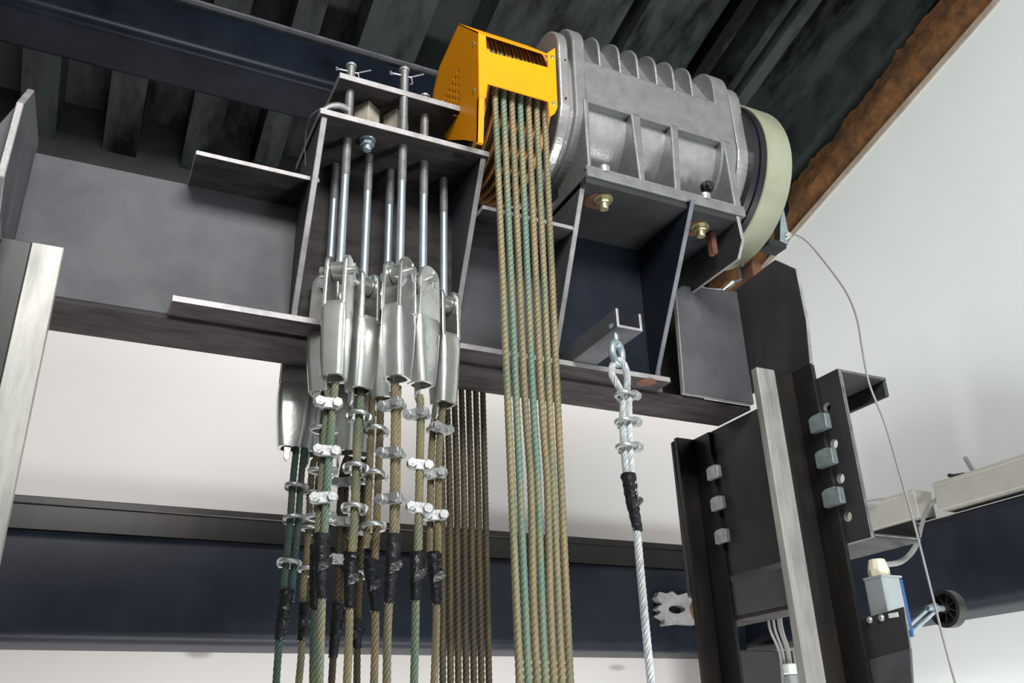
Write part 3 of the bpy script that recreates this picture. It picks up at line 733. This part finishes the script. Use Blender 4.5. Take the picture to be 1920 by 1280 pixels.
# top and back sheets follow the side outline
xr_ = oY(1041, 120, YG).x
def sheet(pa, pb, name):
    d = Vector((0, pb.y - pa.y, pb.z - pa.z)).normalized(); nrm = Vector((0, -d.z, d.y)) * 0.003
    a = Vector((xl, pa.y, pa.z)); b = Vector((xl, pb.y, pb.z)); e = Vector((xr_ - xl - 0.006, 0, 0))
    V = [a, b, b + e, a + e, a + nrm, b + nrm, b + e + nrm, a + e + nrm]
    G().add(V, [(0,1,2,3),(7,6,5,4),(0,4,5,1),(1,5,6,2),(2,6,7,3),(3,7,4,0)]).build(name, ['yellow_paint'], t, bevel=0.0006)
sheet(SP_[1], SP_[0], 'top_sheet'); sheet(SP_[2], SP_[1], 'back_sheet'); sheet(SP_[4], SP_[2], 'back_sheet')
# inner rim under the front panel on the left
q0 = oY(897, 180, YG); q1 = oX(896, 266, xl)
G().prism([(YG, q0.z), (YG + 0.010, q0.z), (q1.y + 0.006, q1.z), (q1.y, q1.z)], 'x', xl, xl + 0.010).build('rim_strip', ['yellow_paint'], t)
for (a, b, X_) in ((887, 82, None), (887, 169, None)):
    p = oX(a, b, xl - 0.002); G().lathe([(-0.0022, 0.0), (-0.0020, 0.0030), (0.0, 0.0046), (0.002, 0.0046)], (xl, p.y, p.z), n=20).build('screw', ['brass_zinc'], t, smooth=True)
for (a, b) in ((1036, 106), (1039, 193)):
    p = oY(a, b, YG - 0.001); G().lathe([(-0.0022, 0.0), (-0.0020, 0.0030), (0.0, 0.0046), (0.002, 0.0046)], (p.x, YG, p.z), n=20, axis='y').build('screw', ['brass_zinc'], t, smooth=True)

# ------------------------------------------------------------------ machine support brackets
t = thing('machine_support', 'dark steel support bracket with slanted gussets under the hoist machine', 'bracket', (0.83, 1.2, 0.92))
def gus(X0, ytop, zt, th=0.010, ybot=1.290, m=('beam_paint', 'beam_cut'), zb=ZB + 0.009):
    P = [(ytop, zt), (1.39, zt), (1.39, ZT + 0.01), (WY, ZT), (WY, zb), (ybot, zb)]
    return G().prism(P, 'x', X0, X0 + th, 0, 1)
gus(0.716, 1.142, 0.927).build('left_gusset', ['beam_paint', 'beam_cut'], t, bevel=0.001)
g = gus(0.934, 1.110, 0.927); g.build('right_gusset', ['navy_paint', 'navy_edge'], t, bevel=0.001)
P = [(FY + 0.002, 0.927), (1.39, 0.927), (1.39, 0.84), (1.14, 0.84), (1.120, 0.872)]
G().prism(P, 'x', 1.050, 1.058, 0, 1).build('short_gusset', ['dark_plate', 'beam_cut'], t, bevel=0.001)
G().box((0.716, FY + 0.004, 0.916), (1.058, 1.41, 0.9275)).build('top_plate', ['dark_plate'], t, bevel=0.001)
G().box((0.7265, WY - 0.004, ZB + 0.01), (0.9335, WY - 0.001, 0.9155)).build('shade_sheet', ['navy_paint'], t)  # dark sheet on the web, paints the shade between the gussets
for (px, py) in ((1131, 372), (1312, 424)):
    p = oZ(px, py, 0.916)
    b = G().hexa(p, (0, 0, -1), 0.0130, 0.012).build('bolt', ['brass_zinc'], t, bevel=0.001)
    G().tube(p + Vector((0, 0, -0.012)), p + Vector((0, 0, -0.024)), 0.0085, 0.0082, n=20).build('bolt_end', ['brass_zinc'], b, smooth=True, bevel=0.0008)
    G().tube(p, p + Vector((0, 0, -0.003)), 0.0175, n=24).build('washer', ['brass_zinc'], b, smooth=True)
    G().tube(p + Vector((-0.004, 0.01, 0.0)), p + Vector((-0.004, 0.01, -0.0012)), 0.027, n=20).build('rust_patch', ['rust'], b)
p = oZ(1340, 445, 0.90); G().box((p.x - 0.006, p.y, 0.866), (p.x + 0.006, p.y + 0.02, 0.915)).build('shim', ['rust'], t, bevel=0.003)

# small channel with eye bolt and silver rope
t = thing('anchor_channel', 'short grey u-channel pointing forward from the beam above the silver rope', 'channel', (0.76, 1.2, 0.622))
P = [(0.737, 0.657), (0.737, 0.622), (0.787, 0.622), (0.787, 0.655), (0.7815, 0.655), (0.7815, 0.6275), (0.7425, 0.6275), (0.7425, 0.657)]
G().prism(P, 'y', 1.10, WY - 0.006, 1, 0).build('channel_body', ['beam_paint', 'beam_cut'], t, bevel=0.0016, seg=2)
EY = 1.118; e = oY(1157, 662, EY)
t = thing('eye_bolt', 'zinc eye bolt under the small u-channel holding the silver rope', 'eye bolt', (e.x, EY, e.z))
g = G(); Q = []
for i in range(33):
    a = 2 * math.pi * i / 32; Q.append(Vector((e.x + 0.0125 * math.sin(a), EY + 0.005 * math.sin(a), e.z + 0.019 * math.cos(a))))
g.wire(Q, 0.0062, n=12); g.build('eye', ['zinc_blue'], t, smooth=True)
G().tube((e.x, EY, e.z + 0.018), (e.x, EY, 0.640), 0.0050, n=16).build('shank', ['zinc_blue'], t, smooth=True)
G().hexa((e.x, EY, 0.6275), (0, 0, 1), 0.010, 0.007).build('nut', ['zinc_blue'], t, bevel=0.0006)
sp = [(1170,745),(1168,790),(1172,860),(1181,925),(1193,985),(1200,1060),(1211,1180),(1222,1290)]
P = [oY(a, b, EY) for a, b in sp]
loopL = [oY(a, b, EY) for a, b in [(1170,748),(1155,722),(1147,700),(1150,683),(1160,676),(1170,684),(1176,705),(1176,728),(1176,748),(1177,800),(1180,865),(1186,930)]]
ro = G().wire(catmull(P, 4), 0.0062, n=24, lobes=7, pitch=0.06, step=0.0042, depth=0.42).build('wire_rope', ['rope_silver'], None, smooth=True)
tag(ro, 'bright silver wire rope hanging alone from the eye bolt right of the hoist ropes', 'rope')
G().wire(catmull([p + Vector((0, -0.004 if i < 2 or i > 7 else 0, 0)) for i, p in enumerate(loopL)], 5), 0.0060, n=24, lobes=7, pitch=0.06, step=0.0042, depth=0.42).build('loop_end', ['rope_silver'], ro, smooth=True)
T = [oY(a, b, EY) for a, b in [(1178,888),(1181,910),(1184,935),(1189,960),(1194,985),(1196,995)]]
tape_mesh(T, 0.0058).build('tape_wrap', ['tape'], ro, smooth=True)
for k, (a, b) in enumerate([(1172,741),(1173,791),(1175,838)]):
    clip(oY(a, b, EY), D(115), ['topmost', 'middle', 'lowest'][k] + ' of the three rope clips on the silver rope', tilt=0.05)

# ------------------------------------------------------------------ guide rails
def rail(name, label, xb, sgn, yc, ztop, zbot, half, tip, th):
    """xb: back face of the flange, sgn: direction of the blade in x"""
    t = thing(name, label, 'guide rail', (xb, yc, zbot))
    f0, f1 = sorted((xb, xb + sgn * 0.009))
    G().box((f0, yc - half, zbot), (f1, yc + half, ztop)).build('flange', ['rail_black'], t, bevel=0.0015, seg=2)
    xm = xb + sgn * (tip * 0.56); a, b_ = sorted((xb + sgn * 0.009, xm))
    G().box((a, yc - th * 0.38, zbot), (b_, yc + th * 0.38, ztop)).build('blade_neck', ['rail_black'], t, bevel=0.001)
    a, b_ = sorted((xm, xb + sgn * tip))
    G().box((a, yc - th / 2, zbot), (b_, yc + th / 2, ztop)).build('machined_blade', ['rail_machined'], t, bevel=0.0012)
    return t
rail('guide_rail', 'tall t-section guide rail with bright machined blade at the right, in front', 1.181, -1, 1.180, 0.634, FL, 0.056, 0.096, 0.017)
rail('guide_rail', 't-section guide rail with pale machined blade at the left edge, under the slanted plate', -0.165, 1, 1.180, 0.6255, FL, 0.056, 0.088, 0.017)
t = thing('guide_rail', 'thin black counterweight guide rail behind the holed bracket', 'guide rail', (1.18, 1.5, FL))
G().box((1.172, 1.440, FL), (1.181, 1.556, 0.604)).build('flange', ['rail_black'], t, bevel=0.0015, seg=2)
G().box((1.128, 1.494, FL), (1.172, 1.506, 0.604)).build('blade', ['rail_black'], t, bevel=0.0015)
G().box((1.128, 1.507, 0.27), (1.150, 1.520, 0.60)).build('joint_plate', ['dark_plate'], t, bevel=0.003)
# bracket channel with holes
t = thing('rail_bracket', 'dark lipped channel rail bracket with a row of round holes', 'bracket', (1.186, 1.1, 0.30))
XB = 1.1815
g = G()
hz = [(1.139, 0.552), (1.141, 0.484), (1.143, 0.418), (1.145, 0.350)]
def holed(y0, y1, z0, z1, x0, x1, hy, hr, zs):
    g = G(); zz = [z0] + [(zs[i] + zs[i + 1]) / 2 for i in range(len(zs) - 1)] + [z1]
    for k, zc in enumerate(zs):
        za, zb_ = zz[k], zz[k + 1]; V = []
        A_ = sorted([2 * math.pi * (i + 0.5) / 24 for i in range(24)] + [math.atan2(b_ - zc, a_ - hy) % (2 * math.pi) for a_ in (y0, y1) for b_ in (za, zb_)])
        N_ = len(A_)
        for a in A_:
            c_, s_ = math.cos(a), math.sin(a)
            ty = (y1 - hy) / c_ if c_ > 1e-9 else ((y0 - hy) / c_ if c_ < -1e-9 else 1e9)
            tz = (zb_ - zc) / s_ if s_ > 1e-9 else ((za - zc) / s_ if s_ < -1e-9 else 1e9)
            r = min(ty, tz)
            for rr, xx in ((r, x0), (hr, x0), (hr, x1), (r, x1)): V.append((xx, hy + c_ * rr, zc + s_ * rr))
        Fc = []
        for i in range(N_):
            q = (i + 1) % N_
            for j in range(4): Fc.append((i * 4 + j, q * 4 + j, q * 4 + (j + 1) % 4, i * 4 + (j + 1) % 4))
        g.add(V, Fc, [0, 1, 0, 1] * N_)
        # corner fillers so the strip is a true rectangle
    return g
g = holed(1.072, 1.20, 0.303, 0.606, XB, XB + 0.008, 1.113, 0.0088, [0.347, 0.414, 0.477, 0.546])
g.box((XB, 1.1985, 0.303), (XB + 0.008, 1.56, 0.606), 0)
g.build('channel_web', ['dark_plate', 'dark_plate_edge'], t)
for (z0, z1, s_) in ((0.598, 0.606, -1), (0.303, 0.311, 1)):
    G().box((XB + 0.006, 1.072, z0), (XB + 0.118, 1.56, z1)).build('channel_flange', ['dark_plate'], t, bevel=0.002, seg=2)
    a, b_ = sorted((z0 if s_ < 0 else z1, (z0 if s_ < 0 else z1) + s_ * 0.030))
    G().box((XB + 0.110, 1.072, a), (XB + 0.118, 1.56, b_)).build('channel_lip', ['dark_plate'], t, bevel=0.002)
G().wire([(XB + 0.004, 1.0715, 0.311), (XB + 0.004, 1.0715, 0.598)], 0.0014, n=6).build('cut_edge', ['dark_plate_edge'], t)
G().wire([(XB + 0.008, 1.0715, 0.602), (XB + 0.112, 1.0715, 0.602)], 0.0014, n=6).build('cut_edge', ['dark_plate_edge'], t)
G().wire([(XB + 0.008, 1.0715, 0.307), (XB + 0.112, 1.0715, 0.307)], 0.0014, n=6).build('cut_edge', ['dark_plate_edge'], t)
# clips on the rails
def rail_clip(y, z, label, sc=1.0, m='clip_zinc', xf=0.0):
    t = thing('rail_clip', label, 'rail clip', (XB - 0.01, y, z), 'forged rail clips')
    h = 0.0155 * sc; w_ = 0.0205 * sc
    P = [(y - w_, z - h), (y + w_, z - h), (y + w_, z + h * 0.75), (y + w_ * 0.5, z + h), (y - w_ * 0.5, z + h), (y - w_, z + h * 0.8)]
    G().prism(P, 'x', XB - 0.024 * sc, XB - 0.0095).build('clip_body', [m], t, bevel=0.0022, seg=2)
    return t
wd = ['uppermost', 'middle', 'lowest']
for k, z in enumerate((0.517, 0.452, 0.382)):
    rail_clip(1.121, z, wd[k] + ' of the three large blue-zinc clips on the front rail')
for k, z in enumerate((0.512, 0.447, 0.380)):
    rail_clip(1.432, z, wd[k] + ' of the three small greenish clips on the rear rail', 0.9, 'zinc_dull')
t = thing('cross_bar', 'plain grey steel flat bar joining the two right rails below the bracket', 'bar', (1.19, 1.3, 0.22))
G().box((XB, 1.20, 0.226), (XB + 0.008, 1.56, 0.292)).build('bar_face', ['beam_paint'], t, bevel=0.001)
G().box((XB, 1.20, 0.218), (XB + 0.07, 1.56, 0.226)).build('bar_ledge', ['under_shade_paint'], t, bevel=0.001)

# limit switch
t = thing('switch_plate', 'bent dark steel plate carrying the limit switch at the lower right', 'plate', (1.19, 1.08, 0.1))
xs = 1.1855
Q = [oX(a, b, xs) for a, b in [(1605,1163),(1694,1137),(1706,1215),(1620,1238)]]
G().prism([(p.y, p.z) for p in Q], 'x', xs, xs + 0.005, 0, 1).build('upper_leaf', ['dark_plate', 'dark_plate_edge'], t, bevel=0.0008)
a_, b_, c_, d_ = Q[2], Q[3], Q[3] + Vector((-0.012, 0, -0.12)), Q[2] + Vector((-0.012, 0.012, -0.12))
V = [a_, b_, c_, d_]; V += [v + Vector((0.005, 0, 0)) for v in V]
G().add(V, [(0,1,2,3),(7,6,5,4),(0,4,5,1),(1,5,6,2),(2,6,7,3),(3,7,4,0)]).build('lower_leaf', ['beam_paint'], t, bevel=0.0008)
for (a, b) in ((1631, 1162), (1653, 1158)):
    p = oX(a, b, xs); G().lathe([(-0.004, 0.0), (-0.004, 0.0035), (-0.001, 0.0058), (0.0, 0.0058)], (xs, p.y, p.z), n=18).build('screw', ['zinc_dull'], t, smooth=True)
p = oX(1676, 1153, xs); G().box((xs - 0.002, p.y - 0.009, p.z - 0.0035), (xs, p.y + 0.009, p.z + 0.0035)).build('slot', ['white_plastic'], t)
t = thing('limit_switch', 'small grey limit switch box with cream cable gland and roller arm', 'switch', (1.21, 1.08, 0.19))
bx0, bx1 = 1.191, 1.232
yl = oX(1620, 1090, bx0).y; yf = oX(1653, 1085, bx0).y; zt = oX(1653, 1078, bx0).z
G().box((bx0, yf, zt - 0.085), (bx1, yl, zt)).build('switch_body', ['switch_grey'], t, bevel=0.0015, seg=2)
G().box((bx1, yf - 0.001, zt - 0.095), (bx1 + 0.006, yl, zt - 0.004)).build('switch_cover', ['switch_blue'], t, bevel=0.001)
G().box((bx0 - 0.001, yf - 0.002, zt - 0.002), (bx1 + 0.005, yl + 0.001, zt + 0.0015)).build('switch_lid', ['switch_grey'], t, bevel=0.0006)
gc = Vector(((bx0 + bx1) / 2 - 0.003, (yf + yl) / 2, zt))
g = G().tube(gc, gc + Vector((0, 0, 0.014)), 0.0175, n=8).tube(gc + Vector((0, 0, 0.012)), gc + Vector((0, 0, 0.030)), 0.0175, 0.013, n=12)
g.build('cable_gland', ['gland_cream'], t, smooth=False, bevel=0.0015, seg=2)
WYc = 1.05; wc = oX(1775, 1141, 1.325)
a0 = Vector((bx1 + 0.004, wc.y + 0.02, oX(1700, 1190, 1.235).z)); a1 = Vector((wc.x - 0.030, wc.y, wc.z))
arm = G()
for dz in (-0.006, 0.006):
    arm.wire([a0 + Vector((0, 0, dz)), a1 + Vector((0, 0, dz))], 0.0030, n=8)
arm.tube(a1 + Vector((-0.016, 0, 0)), a1 + Vector((0.034, 0, 0)), 0.0048, n=14)
arm.tube(a1 + Vector((-0.004, 0, 0)), a1 + Vector((0.006, 0, 0)), 0.0085, n=6)
arm.build('roller_arm', ['zinc_blue'], t, smooth=True)
g = G().lathe([(-0.007, 0.0245), (-0.007, 0.0305), (0.010, 0.0305), (0.010, 0.0245), (-0.007, 0.0245)], wc, n=48)
whl = g.build('roller_wheel', ['wheel_black'], t, smooth=True)
g = G().tube(wc + Vector((-0.009, 0, 0)), wc + Vector((0.008, 0, 0)), 0.0075, n=20); g.build('hub', ['wheel_black'], whl, smooth=True)
G().tube(wc + Vector((0.004, 0, 0)), wc + Vector((0.006, 0, 0)), 0.025, n=32).build('disc', ['wheel_black'], whl)
for k in range(8):
    a = math.pi / 4 * k + 0.3; d = Vector((0, math.cos(a), math.sin(a)))
    G().wire([wc + d * 0.006 + Vector((0.0, 0, 0)), wc + d * 0.026 + Vector((0.0, 0, 0))], 0.0016, n=6).build('spoke', ['wheel_black'], whl)
# trunking on the right wall beam and cables
def duct(pa, pb, label):
    a = oX(*pa, 1.985); b = oX(*pb, 1.985); y0, y1 = sorted((a.y, b.y))
    t = thing('cable_trunking', label, 'trunking', (2.0, (y0 + y1) / 2, 0.525), 'cable trunking on the right beam')
    G().box((1.985, y0, 0.528), (2.05, y1, 0.596)).build('trunk_body', ['trunking'], t, bevel=0.002)
    G().box((1.982, y0 + 0.001, 0.590), (2.052, y1 - 0.001, 0.600)).build('trunk_lid', ['trunking'], t, bevel=0.0015)
duct((1755, 940), (1990, 860), 'long beige cable trunking on the right wall beam, running out of frame')
duct((1560, 1000), (1722, 960), 'shorter beige cable trunking piece near the bracket')
g = G(); P = catmull([gc + Vector((0.010, 0, 0.022)), oY(1690, 1052, 1.12), oY(1716, 1025, 1.2), oX(1728, 985, 1.70), oX(1738, 955, 1.97), oX(1762, 930, 2.0)], 10)
tag(G().wire(P, 0.0048, n=10).build('cable', ['cable_grey'], None, smooth=True), 'grey cable curving from the switch gland up to the long trunking', 'cable')
g = G(); P = catmull([oX(1605, 952, 1.95), oX(1630, 942, 1.97), oX(1665, 938, 2.0), oX(1690, 945, 2.02)], 8)
tag(G().wire(P, 0.007, n=10).build('cable', ['cable_grey'], None, smooth=True), 'short grey cable arching behind the bracket lip above the short trunking', 'cable')
g = G(); b0 = oX(1830, 885, 2.02)
g.wire([b0 + Vector((0, 0.0, -0.01)), b0 + Vector((0, 0.012, 0.02)), b0 + Vector((0, 0.02, 0.045))], 0.006, n=6)
tag(g.build('cable_tie', ['cable_grey'], None, smooth=True), 'loose grey tie end sticking up from the long trunking', 'tie')
g = G(); b0 = oX(1808, 889, 2.0); g.wire([b0, b0 + Vector((0, 0.03, 0.004)), b0 + Vector((0, 0.045, 0.010))], 0.005, n=6)
tag(g.build('cable_tie', ['dark_plate'], None, smooth=True), 'dark broken clip lying on the trunking beside the tie end', 'tie')
# thin governor cord
P = [oY(1488, 438, 1.24)] + [oY(a, b, y) for a, b, y in [(1512,452,1.22),(1545,490,1.18),(1585,545,1.12),(1606,595,1.08),(1616,650,1.06),(1630,720,1.05),(1658,790,1.04),(1682,870,1.04),(1715,985,1.04),(1748,1115,1.04),(1772,1210,1.04),(1794,1290,1.04)]]
tag(G().wire(catmull(P, 8), 0.0019, n=8).build('hanging_wire', ['cable_grey'], None, smooth=True), 'long thin grey wire hanging from beside the drum down past the roller wheel', 'wire')
t = thing('cord_anchor', 'small steel clamp beside the drum where the long wire is tied', 'clamp', tuple(oY(1480, 440, 1.25)))
P = [oY(a, b, 1.25) for a, b in [(1463,412),(1470,392),(1478,432),(1486,440),(1478,458),(1462,450)]]
G().prism([(p.x, p.z) for p in P], 'y', 1.25, 1.27, 0, 1).build('clamp_plate', ['zinc_blue', 'dark_plate'], t, bevel=0.001)
p = oY(1480, 440, 1.245); G().tube(p, p + Vector((0, 0.01, 0)), 0.008, n=18).build('washer', ['zinc'], t, smooth=True, bevel=0.001)
p2 = oY(1462, 452, 1.25); G().box((p2.x - 0.03, 1.252, p2.z - 0.012), (p2.x + 0.02, 1.29, p2.z + 0.004)).build('clamp_arm', ['dark_plate'], t, bevel=0.001)
G().box((1.20, 1.26, 0.855), (1.225, 1.30, 0.935)).build('clamp_post', ['rust'], t, bevel=0.002)
# wires on top of the beam under the drum
P = catmull([oY(1288, 520, 1.31), oY(1300, 532, 1.31), oY(1325, 541, 1.31), oY(1352, 543, 1.31)], 8)
tag(G().wire(P, 0.0022, n=8).build('cable', ['white_plastic'], None, smooth=True), 'short pale cable lying on the beam top under the drum', 'cable')
t = thing('cable_lug', 'small shiny crimped lug on the beam top below the drum', 'lug', tuple(oY(1368, 535, 1.31)))
G().tube(oY(1355, 545, 1.31), oY(1374, 530, 1.30), 0.005, 0.007, n=12).build('crimp', ['zinc'], t, smooth=True)
G().tube(oY(1374, 530, 1.30), oY(1394, 522, 1.30), 0.003, n=10).build('stud', ['zinc_blue'], t, smooth=True)
p = oY(1394, 505, 1.30); G().box((p.x - 0.002, 1.30, p.z - 0.018), (p.x + 0.002, 1.315, p.z + 0.016)).build('tab', ['zinc_blue'], t)
# cable bundle between the rails
t = thing('wire_bundle', 'bundle of pale thin wires ending in a white plug behind the front rail', 'wires', tuple(oY(1460, 1200, 1.62)))
for k, (a, b) in enumerate([(1440, 1462), (1449, 1468), (1458, 1476), (1463, 1480)]):
    P = catmull([oY(a, 1150, 1.63), oY(a + 4, 1180, 1.62), oY(b, 1225, 1.62), oY(b + 6, 1290, 1.62)], 5)
    G().wire(P, 0.0030, n=8).build('wire', ['trunking' if k % 2 else 'cable_grey'], t, smooth=True)
p = oY(1478, 1255, 1.615); G().box((p.x - 0.012, 1.60, p.z - 0.010), (p.x + 0.012, 1.625, p.z + 0.012)).build('white_plug', ['white_plastic'], t, bevel=0.002)
G().box((p.x - 0.009, 1.603, p.z - 0.05), (p.x + 0.011, 1.622, p.z - 0.011)).build('plug_shell', ['switch_grey'], t, bevel=0.002)
